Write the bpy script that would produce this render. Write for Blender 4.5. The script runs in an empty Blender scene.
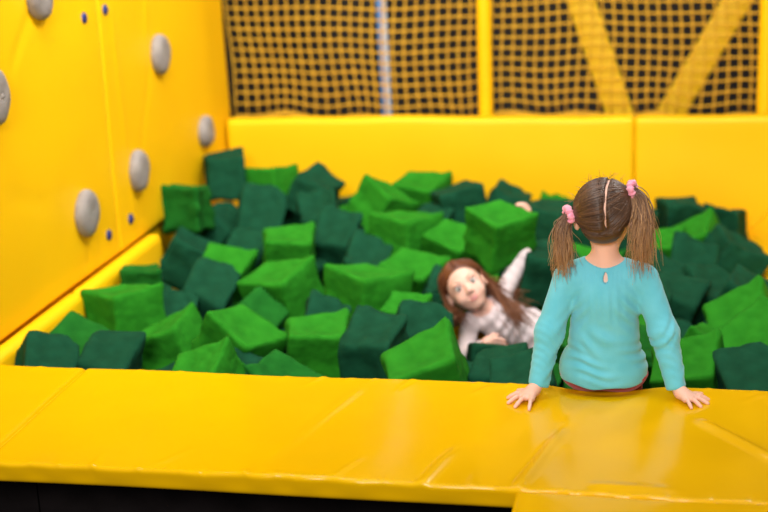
import bpy, bmesh, math, random
import numpy as np
from mathutils import Vector, Matrix, Euler

random.seed(7)
RNG = np.random.default_rng(7)
scene = bpy.context.scene
COL = scene.collection

# ------------------------------------------------------------------ camera
cam_data = bpy.data.cameras.new('camera')
cam_data.sensor_width = 36.0
cam_data.lens = 1400.0 / 768.0 * 36.0
cam = bpy.data.objects.new('camera', cam_data)
COL.objects.link(cam)
CAM_LOC = Vector((0.17175, -3.57316, 1.41236))
RIGHT = Vector((0.979655, 0.19637, -0.041406))
DOWN = Vector((0.015547, -0.279957, -0.959887))
FWD = Vector((-0.200085, 0.939714, -0.277315))
rot = Matrix((RIGHT, -DOWN, -FWD)).transposed()
cam.matrix_world = Matrix.Translation(CAM_LOC) @ rot.to_4x4()
cam_data.clip_start = 0.05
cam_data.dof.use_dof = True
cam_data.dof.focus_distance = 3.76
cam_data.dof.aperture_fstop = 1.75
scene.camera = cam

# ------------------------------------------------------------------ light
world = bpy.data.worlds.new('world')
scene.world = world
world.use_nodes = True
wb = world.node_tree.nodes['Background']
wb.inputs[0].default_value = (0.96, 0.98, 1.0, 1)
wb.inputs[1].default_value = 0.20

def area_light(name, loc, target, size, sizey, power, color=(1, 0.96, 0.9), spread=180):
    l = bpy.data.lights.new(name, 'AREA')
    l.shape = 'RECTANGLE'
    l.size = size
    l.size_y = sizey
    l.energy = power
    l.color = color
    l.spread = math.radians(spread)
    o = bpy.data.objects.new(name, l)
    COL.objects.link(o)
    o.location = loc
    d = Vector(target) - Vector(loc)
    o.rotation_euler = d.to_track_quat('-Z', 'Y').to_euler()
    return o

# unseen ceiling lamps of the hall; the last is an added low fill
area_light('unseen_lamp', (-1.2, -0.2, 3.7), (-1.3, 2.9, 0), 1.6, 1.0, 46, (1, .98, .95), 110)
area_light('unseen_lamp', (0.5, 0.4, 3.6), (-2.0, 2.2, 0.3), 1.4, 1.0, 58, (1, .98, .95), 105)
area_light('unseen_lamp', (-1.75, 2.05, 3.7), (-1.6, 1.8, 0), 0.5, 0.1, 26, (1, .98, .95))
area_light('unseen_lamp', (1.5, 3.5, 3.6), (0.0, 0.0, 0), 0.5, 0.08, 50, (1, .98, .95))
area_light('unseen_lamp', (-0.4, -5.3, 2.9), (-0.8, 1.8, 0), 1.5, 1.2, 290, (1, .98, .96))  # added fill from the camera side, lowered to brighten the seated child's back

scene.view_settings.view_transform = 'Standard'
scene.view_settings.look = 'None'
scene.view_settings.gamma = 1.0
scene.view_settings.use_curve_mapping = False
scene.view_settings.exposure = 0.0

# ------------------------------------------------------------------ helpers
def link(o, parent=None):
    COL.objects.link(o)
    if parent is not None:
        o.parent = parent
    return o

def mesh_obj(name, verts, faces, mat, parent=None, smooth=True):
    me = bpy.data.meshes.new(name)
    me.from_pydata([tuple(map(float, v)) for v in verts], [], [tuple(map(int, f)) for f in faces])
    me.validate()
    if smooth:
        me.polygons.foreach_set('use_smooth', [True] * len(me.polygons))
    if mat:
        me.materials.append(mat)
    me.update()
    return link(bpy.data.objects.new(name, me), parent)

def bm_obj(name, bm, mat, parent=None, smooth=False):
    me = bpy.data.meshes.new(name)
    bmesh.ops.recalc_face_normals(bm, faces=bm.faces)
    bm.to_mesh(me)
    bm.free()
    if smooth:
        me.polygons.foreach_set('use_smooth', [True] * len(me.polygons))
    if mat:
        me.materials.append(mat)
    return link(bpy.data.objects.new(name, me), parent)

def empty(name, loc=(0, 0, 0), parent=None):
    o = bpy.data.objects.new(name, None)
    o.empty_display_size = 0.05
    o.location = loc
    return link(o, parent)

def tag(o, label=None, cat=None, group=None, kind=None):
    if label:
        o['label'] = label
    if cat:
        o['category'] = cat
    if group:
        o['group'] = group
    if kind:
        o['kind'] = kind
    return o

def box_bm(x0, x1, y0, y1, z0, z1, bevel=0.0, seg=3, bm=None):
    own = bm is None
    if own:
        bm = bmesh.new()
    r = bmesh.ops.create_cube(bm, size=1)
    vs = r['verts']
    for v in vs:
        v.co = Vector((x0 + (v.co.x + .5) * (x1 - x0), y0 + (v.co.y + .5) * (y1 - y0), z0 + (v.co.z + .5) * (z1 - z0)))
    if bevel > 0:
        es = list({e for v in vs for e in v.link_edges})
        bmesh.ops.bevel(bm, geom=es, offset=bevel, segments=seg, affect='EDGES', profile=0.5)
    return bm

def tube_geo(path, radii, sides=6, closed=False, cap=True):
    """verts, faces of a swept tube"""
    P = [Vector(p) for p in path]
    n = len(P)
    if not hasattr(radii, '__len__'):
        radii = [radii] * n
    verts, faces = [], []
    t0 = (P[1] - P[0]).normalized()
    ref = Vector((0, 0, 1)) if abs(t0.z) < 0.9 else Vector((1, 0, 0))
    u = t0.cross(ref).normalized()
    for i in range(n):
        a = P[i - 1] if (i > 0 or closed) else P[i]
        b = P[(i + 1) % n] if (i < n - 1 or closed) else P[i]
        t = (b - a)
        t = t.normalized() if t.length > 1e-9 else t0
        u = (u - t * u.dot(t))
        u = u.normalized() if u.length > 1e-6 else t.orthogonal().normalized()
        w = t.cross(u)
        for k in range(sides):
            an = 2 * math.pi * k / sides
            verts.append(P[i] + (u * math.cos(an) + w * math.sin(an)) * radii[i])
    m = n if closed else n - 1
    for i in range(m):
        j = (i + 1) % n
        for k in range(sides):
            k2 = (k + 1) % sides
            faces.append((i * sides + k, i * sides + k2, j * sides + k2, j * sides + k))
    if cap and not closed:
        faces.append(tuple(range(sides - 1, -1, -1)))
        faces.append(tuple((n - 1) * sides + k for k in range(sides)))
    return verts, faces

def tube_obj(name, path, radii, mat, parent=None, sides=8, closed=False):
    v, f = tube_geo(path, radii, sides, closed)
    return mesh_obj(name, v, f, mat, parent)

def sstep(a, b, x):
    t = np.clip((x - a) / (b - a), 0, 1)
    return t * t * (3 - 2 * t)

# ------------------------------------------------------------------ materials
def new_mat(name):
    m = bpy.data.materials.new(name)
    m.use_nodes = True
    nt = m.node_tree
    b = nt.nodes['Principled BSDF']
    return m, nt, b

def noise_color(nt, b, c1, c2, scale, coord='Object', detail=3.0):
    tc = nt.nodes.new('ShaderNodeTexCoord')
    nz = nt.nodes.new('ShaderNodeTexNoise')
    nz.inputs['Scale'].default_value = scale
    nz.inputs['Detail'].default_value = detail
    rp = nt.nodes.new('ShaderNodeValToRGB')
    rp.color_ramp.elements[0].position = 0.3
    rp.color_ramp.elements[1].position = 0.7
    rp.color_ramp.elements[0].color = (*c1, 1)
    rp.color_ramp.elements[1].color = (*c2, 1)
    nt.links.new(tc.outputs[coord], nz.inputs['Vector'])
    nt.links.new(nz.outputs['Fac'], rp.inputs['Fac'])
    nt.links.new(rp.outputs['Color'], b.inputs['Base Color'])
    return tc, nz, rp

def add_bump(nt, b, tc, scale, strength, dist=0.01, coord='Object', detail=1.2, rough=0.4):
    nz = nt.nodes.new('ShaderNodeTexNoise')
    nz.inputs['Scale'].default_value = scale
    nz.inputs['Detail'].default_value = detail
    nz.inputs['Roughness'].default_value = rough
    bp = nt.nodes.new('ShaderNodeBump')
    bp.inputs['Strength'].default_value = strength
    bp.inputs['Distance'].default_value = dist
    nt.links.new(tc.outputs[coord], nz.inputs['Vector'])
    nt.links.new(nz.outputs['Fac'], bp.inputs['Height'])
    nt.links.new(bp.outputs['Normal'], b.inputs['Normal'])
    return bp

def simple_mat(name, c1, c2, rough=0.6, nscale=8.0, bscale=60.0, bstr=0.2, bdist=0.003, spec=0.5, sheen=0.0, sss=0.0, metal=0.0):
    m, nt, b = new_mat(name)
    tc, nz, rp = noise_color(nt, b, c1, c2, nscale)
    b.inputs['Roughness'].default_value = rough
    b.inputs['Specular IOR Level'].default_value = spec
    b.inputs['Metallic'].default_value = metal
    if sheen:
        b.inputs['Sheen Weight'].default_value = sheen
    if sss:
        b.inputs['Subsurface Weight'].default_value = sss
        b.inputs['Subsurface Radius'].default_value = (0.012, 0.004, 0.002)
        b.inputs['Subsurface Scale'].default_value = 1.0
    if bstr:
        add_bump(nt, b, tc, bscale, bstr, bdist)
    return m

MAT = {}
MAT['vinyl'] = simple_mat('yellow_vinyl', (0.76, 0.405, 0.0), (0.80, 0.435, 0.0), 0.16, 2.5, 7.0, 0.08, 0.02, 0.26)
MAT['vinyl_wall'] = simple_mat('yellow_wall_vinyl', (0.93, 0.50, 0.0), (0.96, 0.54, 0.0), 0.5, 1.6, 4.0, 0.12, 0.03, 0.3)
MAT['beam'] = simple_mat('yellow_beam_paint', (0.80, 0.50, 0.004), (0.86, 0.55, 0.006), 0.5, 3, 20, 0.1)
MAT['cord'] = simple_mat('net_cord', (0.55, 0.29, 0.008), (0.72, 0.40, 0.015), 0.8, 30, 200, 0.3)
MAT['foamB'] = simple_mat('bright_green_cloth', (0.013, 0.150, 0.006), (0.021, 0.205, 0.010), 0.9, 4, 4.5, 0.35, 0.03, 0.12)
MAT['foamM'] = simple_mat('mid_green_cloth', (0.006, 0.090, 0.008), (0.010, 0.125, 0.012), 0.9, 4, 4.5, 0.3, 0.03, 0.12)
MAT['foamD'] = simple_mat('dark_green_cloth', (0.004, 0.042, 0.018), (0.006, 0.060, 0.027), 0.9, 4, 4.5, 0.3, 0.03, 0.10)
MAT['hold'] = simple_mat('grey_hold_resin', (0.22, 0.19, 0.175), (0.31, 0.275, 0.25), 0.75, 25, 90, 0.5, 0.004)
MAT['bolt'] = simple_mat('blue_bolt_cap', (0.008, 0.014, 0.10), (0.012, 0.022, 0.15), 0.6, 20, 60, 0.0)
MAT['black'] = simple_mat('black_underpad_shade', (0.004, 0.003, 0.003), (0.008, 0.006, 0.006), 0.95, 10, 80, 0.2, 0.003, 0.03)  # black colour stands in for the darkness under the pads
MAT['dark'] = simple_mat('dark_hall_wall', (0.018, 0.014, 0.011), (0.034, 0.027, 0.022), 0.9, 2, 20, 0.2)
MAT['floor'] = simple_mat('dark_hall_floor', (0.02, 0.018, 0.017), (0.035, 0.03, 0.028), 0.8, 3, 20, 0.2)
MAT['pole'] = simple_mat('blue_pole_paint', (0.10, 0.26, 0.62), (0.14, 0.32, 0.70), 0.4, 6, 30, 0.05)
MAT['polew'] = simple_mat('white_pole_paint', (0.55, 0.60, 0.68), (0.62, 0.67, 0.74), 0.4, 6, 30, 0.05)
MAT['skin'] = simple_mat('skin', (0.80, 0.44, 0.32), (0.84, 0.49, 0.36), 0.5, 14, 160, 0.08, 0.002, 0.35, 0, 0.12)
MAT['skin2'] = simple_mat('skin_fair', (0.76, 0.43, 0.33), (0.82, 0.48, 0.37), 0.5, 14, 160, 0.05, 0.002, 0.35, 0, 0.12)
MAT['teal'] = simple_mat('teal_jersey', (0.120, 0.50, 0.58), (0.155, 0.56, 0.65), 0.85, 18, 240, 0.25, 0.002, 0.2, 0.25)
MAT['red'] = simple_mat('dark_red_cloth', (0.32, 0.012, 0.016), (0.40, 0.018, 0.022), 0.85, 18, 200, 0.25, 0.002, 0.2, 0.2)
MAT['pink'] = simple_mat('pink_scrunchie_cloth', (0.83, 0.22, 0.33), (0.95, 0.42, 0.52), 0.7, 90, 200, 0.4, 0.003, 0.3, 0.3)
MAT['white'] = simple_mat('pale_pink_jersey', (0.70, 0.57, 0.57), (0.78, 0.65, 0.64), 0.85, 16, 200, 0.2, 0.002, 0.2, 0.2)
MAT['grey'] = simple_mat('grey_leggings', (0.20, 0.20, 0.23), (0.26, 0.26, 0.29), 0.85, 16, 200, 0.2, 0.002, 0.2, 0.2)
MAT['lip'] = simple_mat('lips', (0.62, 0.16, 0.15), (0.68, 0.20, 0.18), 0.35, 60, 100, 0.0)
MAT['tooth'] = simple_mat('teeth', (0.80, 0.78, 0.72), (0.85, 0.82, 0.77), 0.3, 30, 100, 0.0)
MAT['eye'] = simple_mat('eye_white', (0.75, 0.73, 0.70), (0.8, 0.78, 0.75), 0.15, 30, 100, 0.0)
MAT['iris'] = simple_mat('iris_brown', (0.05, 0.02, 0.01), (0.09, 0.04, 0.02), 0.15, 200, 100, 0.0)
MAT['lash'] = simple_mat('brow_hair', (0.10, 0.045, 0.02), (0.14, 0.06, 0.03), 0.6, 200, 100, 0.0)

def hair_mat(name, root, mid, tip):
    m, nt, b = new_mat(name)
    at = nt.nodes.new('ShaderNodeAttribute')
    at.attribute_name = 'strand'
    sp = nt.nodes.new('ShaderNodeSeparateColor')
    rp = nt.nodes.new('ShaderNodeValToRGB')
    rp.color_ramp.elements[0].color = (*root, 1)
    rp.color_ramp.elements[1].color = (*tip, 1)
    e = rp.color_ramp.elements.new(0.5)
    e.color = (*mid, 1)
    mx = nt.nodes.new('ShaderNodeMath')
    mx.operation = 'MULTIPLY_ADD'
    mx.inputs[1].default_value = 0.34
    nt.links.new(at.outputs['Color'], sp.inputs['Color'])
    nt.links.new(sp.outputs['Green'], mx.inputs[0])
    nt.links.new(sp.outputs['Red'], mx.inputs[2])
    nt.links.new(mx.outputs[0], rp.inputs['Fac'])
    nt.links.new(rp.outputs['Color'], b.inputs['Base Color'])
    b.inputs['Roughness'].default_value = 0.42
    b.inputs['Specular IOR Level'].default_value = 0.5
    return m

MAT['hair1'] = hair_mat('brown_hair', (0.040, 0.019, 0.010), (0.15, 0.072, 0.036), (0.52, 0.28, 0.12))
MAT['hair2'] = hair_mat('auburn_hair', (0.050, 0.013, 0.006), (0.15, 0.045, 0.018), (0.34, 0.13, 0.05))

# ================================================================== SETTING
XL, YR = -2.0, 2.95           # climbing wall plane, face of the rear pads
# hall floor and dark walls
tag(bm_obj('floor', box_bm(-7, 7, -6.5, 6.2, -1.35, -1.25), MAT['floor']), kind='structure')
tag(bm_obj('wall_rear', box_bm(-7, 7, 6.2, 6.35, -1.25, 4.2), MAT['dark']), kind='structure')
# the climbing wall: board with two padded panels
wl = tag(bm_obj('wall_left', box_bm(XL - 0.16, XL - 0.04, 0.068, 3.10, -1.25, 2.6), MAT['vinyl_wall']), kind='structure')

def pad_wall_panel(name, y0, y1, z0, z1, x_face, th, parent, creases, ny=90, nz=90):
    """upholstered vertical panel, face towards +X, built as a fine grid with soft edges"""
    V, F = [], []
    r = 0.016
    ys = np.concatenate([[y0, y0 + r * .15, y0 + r * .5], np.linspace(y0 + r, y1 - r, ny), [y1 - r * .5, y1 - r * .15, y1]])
    zs = np.concatenate([[z0, z0 + r * .15, z0 + r * .5], np.linspace(z0 + r, z1 - r, nz), [z1 - r * .5, z1 - r * .15, z1]])
    Y, Z = np.meshgrid(ys, zs, indexing='ij')
    def edge(a, lo, hi):
        d = np.minimum(a - lo, hi - a)
        q = np.clip(d / r, 0, 1)
        return r * (1 - np.sqrt(1 - (1 - q) ** 2))
    X = x_face - edge(Y, y0, y1) - edge(Z, z0, z1)
    X += 0.0025 * np.sin(Y * 5.1 + 1.3 * np.sin(Z * 3.3)) + 0.002 * np.sin(Z * 7.0 + Y * 2.1)
    for (ya, za, yb, zb, w, h) in creases:
        dx, dz = yb - ya, zb - za
        L = math.hypot(dx, dz)
        s = ((Y - ya) * dx + (Z - za) * dz) / L
        d = np.abs((Y - ya) * dz - (Z - za) * dx) / L
        m = sstep(-0.05, 0.05, s) * (1 - sstep(L - 0.08, L + 0.05, s))
        X += h * np.exp(-(d / w) ** 2) * m
    a, b = X.shape
    idx = np.arange(a * b).reshape(a, b)
    V = np.stack([X.ravel(), Y.ravel(), Z.ravel()], 1).tolist()
    for i in range(a - 1):
        for j in range(b - 1):
            F.append((idx[i, j], idx[i + 1, j], idx[i + 1, j + 1], idx[i, j + 1]))
    # back side
    base = len(V)
    xb = x_face - th
    ring = [idx[i, 0] for i in range(a)] + [idx[a - 1, j] for j in range(1, b)] + [idx[i, b - 1] for i in range(a - 2, -1, -1)] + [idx[0, j] for j in range(b - 2, 0, -1)]
    for k in ring:
        V.append((xb, V[k][1], V[k][2]))
    n = len(ring)
    for k in range(n):
        k2 = (k + 1) % n
        F.append((ring[k], base + k, base + k2, ring[k2]))
    F.append(tuple(base + k for k in range(n)))
    return mesh_obj(name, V, F, MAT['vinyl_wall'], parent)

SEAM_Y = 1.53
pa = pad_wall_panel('panel', 0.07, SEAM_Y - 0.001, -0.10, 2.55, XL, 0.05, wl,
                    [(1.03, 1.0, 0.76, 0.76, 0.012, -0.006), (1.27, 0.02, 1.18, -0.08, 0.02, -0.005), (1.30, 0.12, 1.36, -0.09, 0.014, -0.004),
                     (0.66, 0.35, 0.95, 0.25, 0.02, -0.003)])
pb = pad_wall_panel('panel', SEAM_Y + 0.001, 3.09, -0.10, 2.55, XL, 0.05, wl,
                    [(2.02, 0.68, 2.10, 1.0, 0.014, 0.004), (1.86, 0.25, 2.05, 0.62, 0.018, -0.003), (1.72, -0.05, 1.66, 0.9, 0.02, 0.003)])

def lathe_x(profile, n=24, wob=0.0, seed=0, sy=1.0, sz=1.0):
    """solid turned about the X axis: profile = [(x, r)]; last r=0"""
    rr = random.Random(seed)
    ph = [rr.uniform(0, 6.28) for _ in range(4)]
    V, F = [], []
    for (x, r) in profile:
        for k in range(n):
            a = 2 * math.pi * k / n
            q = 1 + wob * (math.sin(2 * a + ph[0]) + 0.6 * math.sin(3 * a + ph[1]) + .4 * math.sin(5 * a + ph[2]))
            V.append((x + wob * 0.1 * r * math.sin(3 * a + ph[3]), math.cos(a) * r * q * sy, math.sin(a) * r * q * sz))
    m = len(profile)
    for i in range(m - 1):
        for k in range(n):
            k2 = (k + 1) % n
            F.append((i * n + k, i * n + k2, (i + 1) * n + k2, (i + 1) * n + k))
    F.append(tuple(range(n - 1, -1, -1)))
    V.append((profile[-1][0] + 0.001, 0, 0))
    c = len(V) - 1
    for k in range(n):
        F.append(((m - 1) * n + k, (m - 1) * n + (k + 1) % n, c))
    return V, F

# bolts that pin the panels
for (y, z, par) in ((1.392, 0.859, pa), (1.60, 0.866, pb), (1.423, 0.006, pa), (1.66, 0.009, pb)):
    V, F = lathe_x([(0, .022), (.007, .022), (.012, .018), (.014, .011), (.0145, .004)], 14)
    o = mesh_obj('bolt', V, F, MAT['bolt'], par)
    o.location = (XL - 0.002, y, z)

# climbing holds
HOLDS = [(0.60, 0.70, .074, .094, 'large grey oval climbing hold above the others, beside the diagonal crease'),
         (1.215, 0.150, .080, .092, 'grey oval climbing hold just left of the lower pair of blue bolts'),
         (1.768, 0.188, .076, .086, 'grey climbing hold just right of the panel seam, above the foam cubes'),
         (2.640, 0.178, .074, .076, 'grey climbing hold beside the corner of the rear pad'),
         (2.130, 0.618, .076, .088, 'grey climbing hold standing alone high on the far wall panel'),
         (1.01, 0.985, .080, .086, 'brownish grey climbing hold at the top end of the diagonal crease')]
for i, (y, z, ry, rz, lab) in enumerate(HOLDS):
    V, F = lathe_x([(0, .93), (.012, 1.0), (.026, .99), (.038, .90), (.045, .74), (.048, .5), (.0475, .25), (.046, .12), (.044, .08)], 28, 0.022, i)
    V = [(x, y_ * ry, z_ * rz) for (x, y_, z_) in V]
    e = mesh_obj('climbing_hold', V, F, MAT['hold'])
    e.location = (XL - 0.004, y, z)
    V, F = lathe_x([(0, .012), (.006, .011), (.008, .006)], 10)
    s = mesh_obj('screw_head', V, F, MAT['bolt'] if i < 0 else MAT['hold'], e)
    s.location = (.040, 0, 0)
    tag(e, lab, 'climbing hold', 'holds on the yellow climbing wall')

# ------------------------------------------------------------------ upholstered pads (rounded box, dense top)
def pad(name, x0, x1, y0, y1, z0, z1, r_front, r_back, mat, disp, nx, ny, r_end=0.012, r_bottom=0.012, parent=None, nz=5):
    """profile in the y-z plane swept along x; disp(x, y) lifts the top, fading down the sides"""
    prof = []
    def arc(cy, cz, r, a0, a1, n):
        for i in range(n + 1):
            a = math.radians(a0 + (a1 - a0) * i / n)
            prof.append((cy + r * math.cos(a), cz + r * math.sin(a)))
    rb = r_bottom
    arc(y0 + rb, z0 + rb, rb, 270, 180, 3)
    for i in range(1, nz):
        prof.append((y0, z0 + rb + (z1 - r_front - z0 - rb) * i / nz))
    arc(y0 + r_front, z1 - r_front, r_front, 180, 90, 7)
    for i in range(1, ny):
        prof.append((y0 + r_front + (y1 - r_back - y0 - r_front) * i / ny, z1))
    arc(y1 - r_back, z1 - r_back, r_back, 90, 0, 8)
    for i in range(1, nz):
        prof.append((y1, z1 - r_back - (z1 - r_back - z0 - rb) * i / nz))
    arc(y1 - rb, z0 + rb, rb, 0, -90, 3)
    prof = np.array(prof)
    cy, cz = (y0 + y1) / 2, (z0 + z1) / 2
    xs = np.concatenate([[x0, x0 + r_end * .15, x0 + r_end * .5], np.linspace(x0 + r_end, x1 - r_end, nx), [x1 - r_end * .5, x1 - r_end * .15, x1]])
    V, F = [], []
    m = len(prof)
    for x in xs:
        q = min(min(x - x0, x1 - x) / r_end, 1)
        ins = r_end * (1 - math.sqrt(max(0, 1 - (1 - q) ** 2)))
        y = prof[:, 0] - np.sign(prof[:, 0] - cy) * np.minimum(ins, np.abs(prof[:, 0] - cy))
        z = prof[:, 1] - np.sign(prof[:, 1] - cz) * np.minimum(ins, np.abs(prof[:, 1] - cz))
        w = np.clip((z - z0) / (z1 - z0), 0, 1)
        dz, dy = disp(np.full(m, x), y, z)
        V += np.stack([np.full(m, x), y + dy, z + w * dz], 1).tolist()
    n = len(xs)
    for i in range(n - 1):
        for k in range(m):
            k2 = (k + 1) % m
            F.append((i * m + k, i * m + k2, (i + 1) * m + k2, (i + 1) * m + k))
    F.append(tuple(range(m)))
    F.append(tuple((n - 1) * m + k for k in range(m - 1, -1, -1)))
    return mesh_obj(name, V, F, mat, parent)

# the ledge: creases and puckers as real relief: (xa, ya, xb, yb, width, height)
CREASE = [(-0.385, -0.66, -0.330, -0.43, .011, .0075), (-0.160, -0.64, -0.080, -0.28, .014, .0095), (-0.08, -0.28, -0.02, -0.08, .020, .004),
          (0.25, -0.215, 0.50, -0.53, .015, .010), (-0.272, -0.66, -0.268, -0.56, .008, .004), (-0.77, 0.03, -0.815, -0.06, .008, .005),
          (-0.66, -0.08, -0.78, -0.58, .018, .0022), (-0.82, -0.66, -0.81, -0.59, .007, .003), (-1.20, -0.66, -1.21, -0.56, .007, .003),
          (-0.60, -0.65, -0.55, -0.52, .008, .003), (-0.52, 0.02, -0.56, -0.10, .008, .003), (-1.05, -0.62, -0.98, -0.5, .010, .002),
          (0.0, -0.615, 0.20, -0.615, .016, .006), (-0.30, -0.02, -0.35, -0.10, .008, .004), (0.42, -.02, 0.36, -.09, .01, .003)]
PUCK_F, PUCK_B = [], []
_r = random.Random(12)
_x = -2.15
while _x < 1.9:
    PUCK_F.append((_x, _r.uniform(.004, .009), _r.choice((1, 1, -1)) * _r.uniform(.0012, .0032)))
    _x += _r.uniform(.045, .12)
_x = -2.15
while _x < 1.9:
    PUCK_B.append((_x, _r.uniform(.005, .012), _r.uniform(.001, .003)))
    _x += _r.uniform(.06, .22)
def ledge_disp(x, y, z):
    dz = np.zeros_like(x)
    for (xa, ya, xb, yb, w, h) in CREASE:
        dx, dy_ = xb - xa, yb - ya
        L = math.hypot(dx, dy_)
        s = ((x - xa) * dx + (y - ya) * dy_) / L
        d = ((x - xa) * dy_ - (y - ya) * dx) / L
        m = sstep(-0.02, 0.03, s) * (1 - sstep(L - 0.10, L + 0.02, s))
        dz = dz + h * np.exp(-(d / w) ** 2) * m
    # stitched front edge: little puckers
    for (px, pw, ph) in PUCK_F:
        dz = dz + np.exp(-((y + 0.65) / .020) ** 2) * ph * np.exp(-((x - px + .3 * (y + .65)) / pw) ** 2)
    for (px, pw, ph) in PUCK_B:
        dz = dz + np.exp(-((y + 0.0) / .022) ** 2) * ph * np.exp(-((x - px - .5 * y) / pw) ** 2)
    # soft upholstery
    dz = dz + .0025 * np.sin(x * 3.1 + .6) * np.sin(y * 5 + 1) + .0016 * np.sin(x * 9 + 2 * np.sin(y * 6))
    # hollow under the seated child and under her hands
    dz = dz - .016 * np.exp(-((x / .13) ** 2 + ((y - .035) / .095) ** 2) ** 2)
    for hx, hy in ((-.195, -.115), (.225, -.085)):
        dz = dz - .004 * np.exp(-(((x - hx) / .05) ** 2 + ((y - hy) / .06) ** 2))
    dy = -.004 * np.sin(x * 2.2 + .9) - .002 * np.sin(x * 7)
    front = np.clip((-.60 - y) / .05, 0, 1)
    dyf = front * (dy + .0025 * np.sin(x * 41 + 2 * np.sin(x * 9)) * np.clip((z + .06) / .03, 0, 1))
    dyf = dyf + front * np.clip(-z / .062, 0, 1) * .022          # the front face is drawn in towards its lower edge
    return dz, dyf

lp = pad('ledge_pad', -1.496, 1.97, -0.655, 0.045, -0.062, 0.0, .013, .05, MAT['vinyl'], ledge_disp, 560, 110)
tag(lp, 'long glossy yellow vinyl ledge pad the child in teal is sitting on', 'pad', 'yellow pads around the foam pit')
lp2 = pad('ledge_pad', -2.16, -1.500, -0.655, 0.045, -0.062, 0.0, .013, .05, MAT['vinyl'], ledge_disp, 110, 60)
tag(lp2, 'yellow vinyl ledge pad across the seam, in front of the climbing wall', 'pad', 'yellow pads around the foam pit')
lp2.rotation_euler = (0, 0, 0)

# pad that meets the ledge at the front
def front_disp(x, y, z):
    dz = .003 * np.sin(x * 4 + 1) * np.sin(y * 3) + .0015 * np.sin(x * 11 + y * 5)
    return dz, np.zeros_like(x)
fp = pad('walkway_pad', -0.165, 1.6, -2.2, -0.660, -0.068, -0.001, .010, .008, MAT['vinyl'], front_disp, 60, 60)
tag(fp, 'yellow vinyl walkway pad butting against the outer edge of the ledge', 'pad', 'yellow pads around the foam pit')

# base under the pads and pit-side facing of the ledge, coloured black as shade
bm_obj('base', box_bm(-1.49, 1.95, -0.38, 0.035, -1.25, -0.063), MAT['black'], lp)['label'] = 'base under the pad, coloured black as its shade'
bm_obj('base', box_bm(-2.15, -1.495, -0.38, 0.035, -1.25, -0.063), MAT['black'], lp2)['label'] = 'base under the pad, coloured black as its shade'
bm_obj('base', box_bm(-0.10, 1.55, -2.15, -0.70, -1.25, -0.069), MAT['black'], fp)['label'] = 'base under the pad, coloured black as shade'
# low padded strip at the foot of the climbing wall
def nodisp(x, y, z):
    return .003 * np.sin(y * 6 + 1), 0 * x
def strip_pad(name, ya, yb):
    bm = box_bm(XL - .005, -1.935, ya, yb, -1.24, -0.098, .028, 4)
    return bm_obj(name, bm, MAT['vinyl_wall'], None, True)
s1 = strip_pad('foot_pad', 0.065, 1.02)
tag(s1, 'yellow foot pad along the climbing wall next to the ledge', 'pad', 'yellow pads around the foam pit')
s2 = strip_pad('foot_pad', 1.024, 1.84)
tag(s2, 'yellow foot pad along the climbing wall, ending beside the mid green cube', 'pad', 'yellow pads around the foam pit')
V, F = lathe_x([(0, .016), (.006, .016), (.010, .013), (.012, .008), (.0125, .003)], 14)
o = mesh_obj('bolt', V, F, MAT['bolt'], s2)
o.location = (-1.936, 1.475, -0.155)

# rear pads
def rear_disp(x, y, z):
    return .003 * np.sin(x * 4.2) + .002 * np.sin(x * 11 + 1), .003 * np.sin(x * 3 + z * 5) + .002 * np.sin(z * 14 + x * 2)
rp1 = pad('rear_pad', -1.985, -0.003, YR, YR + .10, -1.24, 0.176, .024, .02, MAT['vinyl_wall'], rear_disp, 80, 10, .014, .012, None, 40)
tag(rp1, 'long yellow rear pad between the climbing wall and the vertical seam', 'pad', 'yellow pads around the foam pit')
rp2 = pad('rear_pad', 0.003, 1.98, YR, YR + .10, -1.24, 0.172, .024, .02, MAT['vinyl_wall'], rear_disp, 80, 10, .014, .012, None, 40)
tag(rp2, 'yellow rear pad past the vertical seam, meeting the slanted pad', 'pad', 'yellow pads around the foam pit')
# slanted side pad: rises to the right
bm = bmesh.new()
sl = 0.125 / 0.115
prof = [(-0.18, -0.39 - 0.68 * sl), (1.10, -0.39 + 0.60 * sl), (1.98, -0.39 + 0.60 * sl), (1.98, -1.24), (-0.18, -1.24)]
f0 = [bm.verts.new((x, 0.085, z)) for x, z in prof]
f1 = [bm.verts.new((x, YR - .006, z)) for x, z in prof]
bm.faces.new(f0)
bm.faces.new(f1[::-1])
for k in range(5):
    bm.faces.new((f0[k], f1[k], f1[(k + 1) % 5], f0[(k + 1) % 5]))
bmesh.ops.recalc_face_normals(bm, faces=bm.faces)
bmesh.ops.bevel(bm, geom=list(bm.edges), offset=.012, segments=3, affect='EDGES', profile=.5)
tag(bm_obj('slanted_pad', bm, MAT['vinyl_wall'], None, True), 'slanted yellow pad rising out of the foam beside the rear pad', 'pad', 'yellow pads around the foam pit')

# ------------------------------------------------------------------ net, posts, beams behind the rear pads
def post(x, lab, lean=0.0):
    e = tube_obj('padded_post', [(x + lean * (z - .2), 3.10, z) for z in (-1.24, -.4, .2, .9, 1.6, 2.4)], .036, MAT['vinyl_wall'], None, 16)
    return tag(e, lab, 'post', 'padded posts behind the rear pads')
post(-0.713, 'slim yellow padded post between the blue pole and the diagonal beams')
post(0.592, 'slim yellow padded post right of the diagonal beams')

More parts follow.
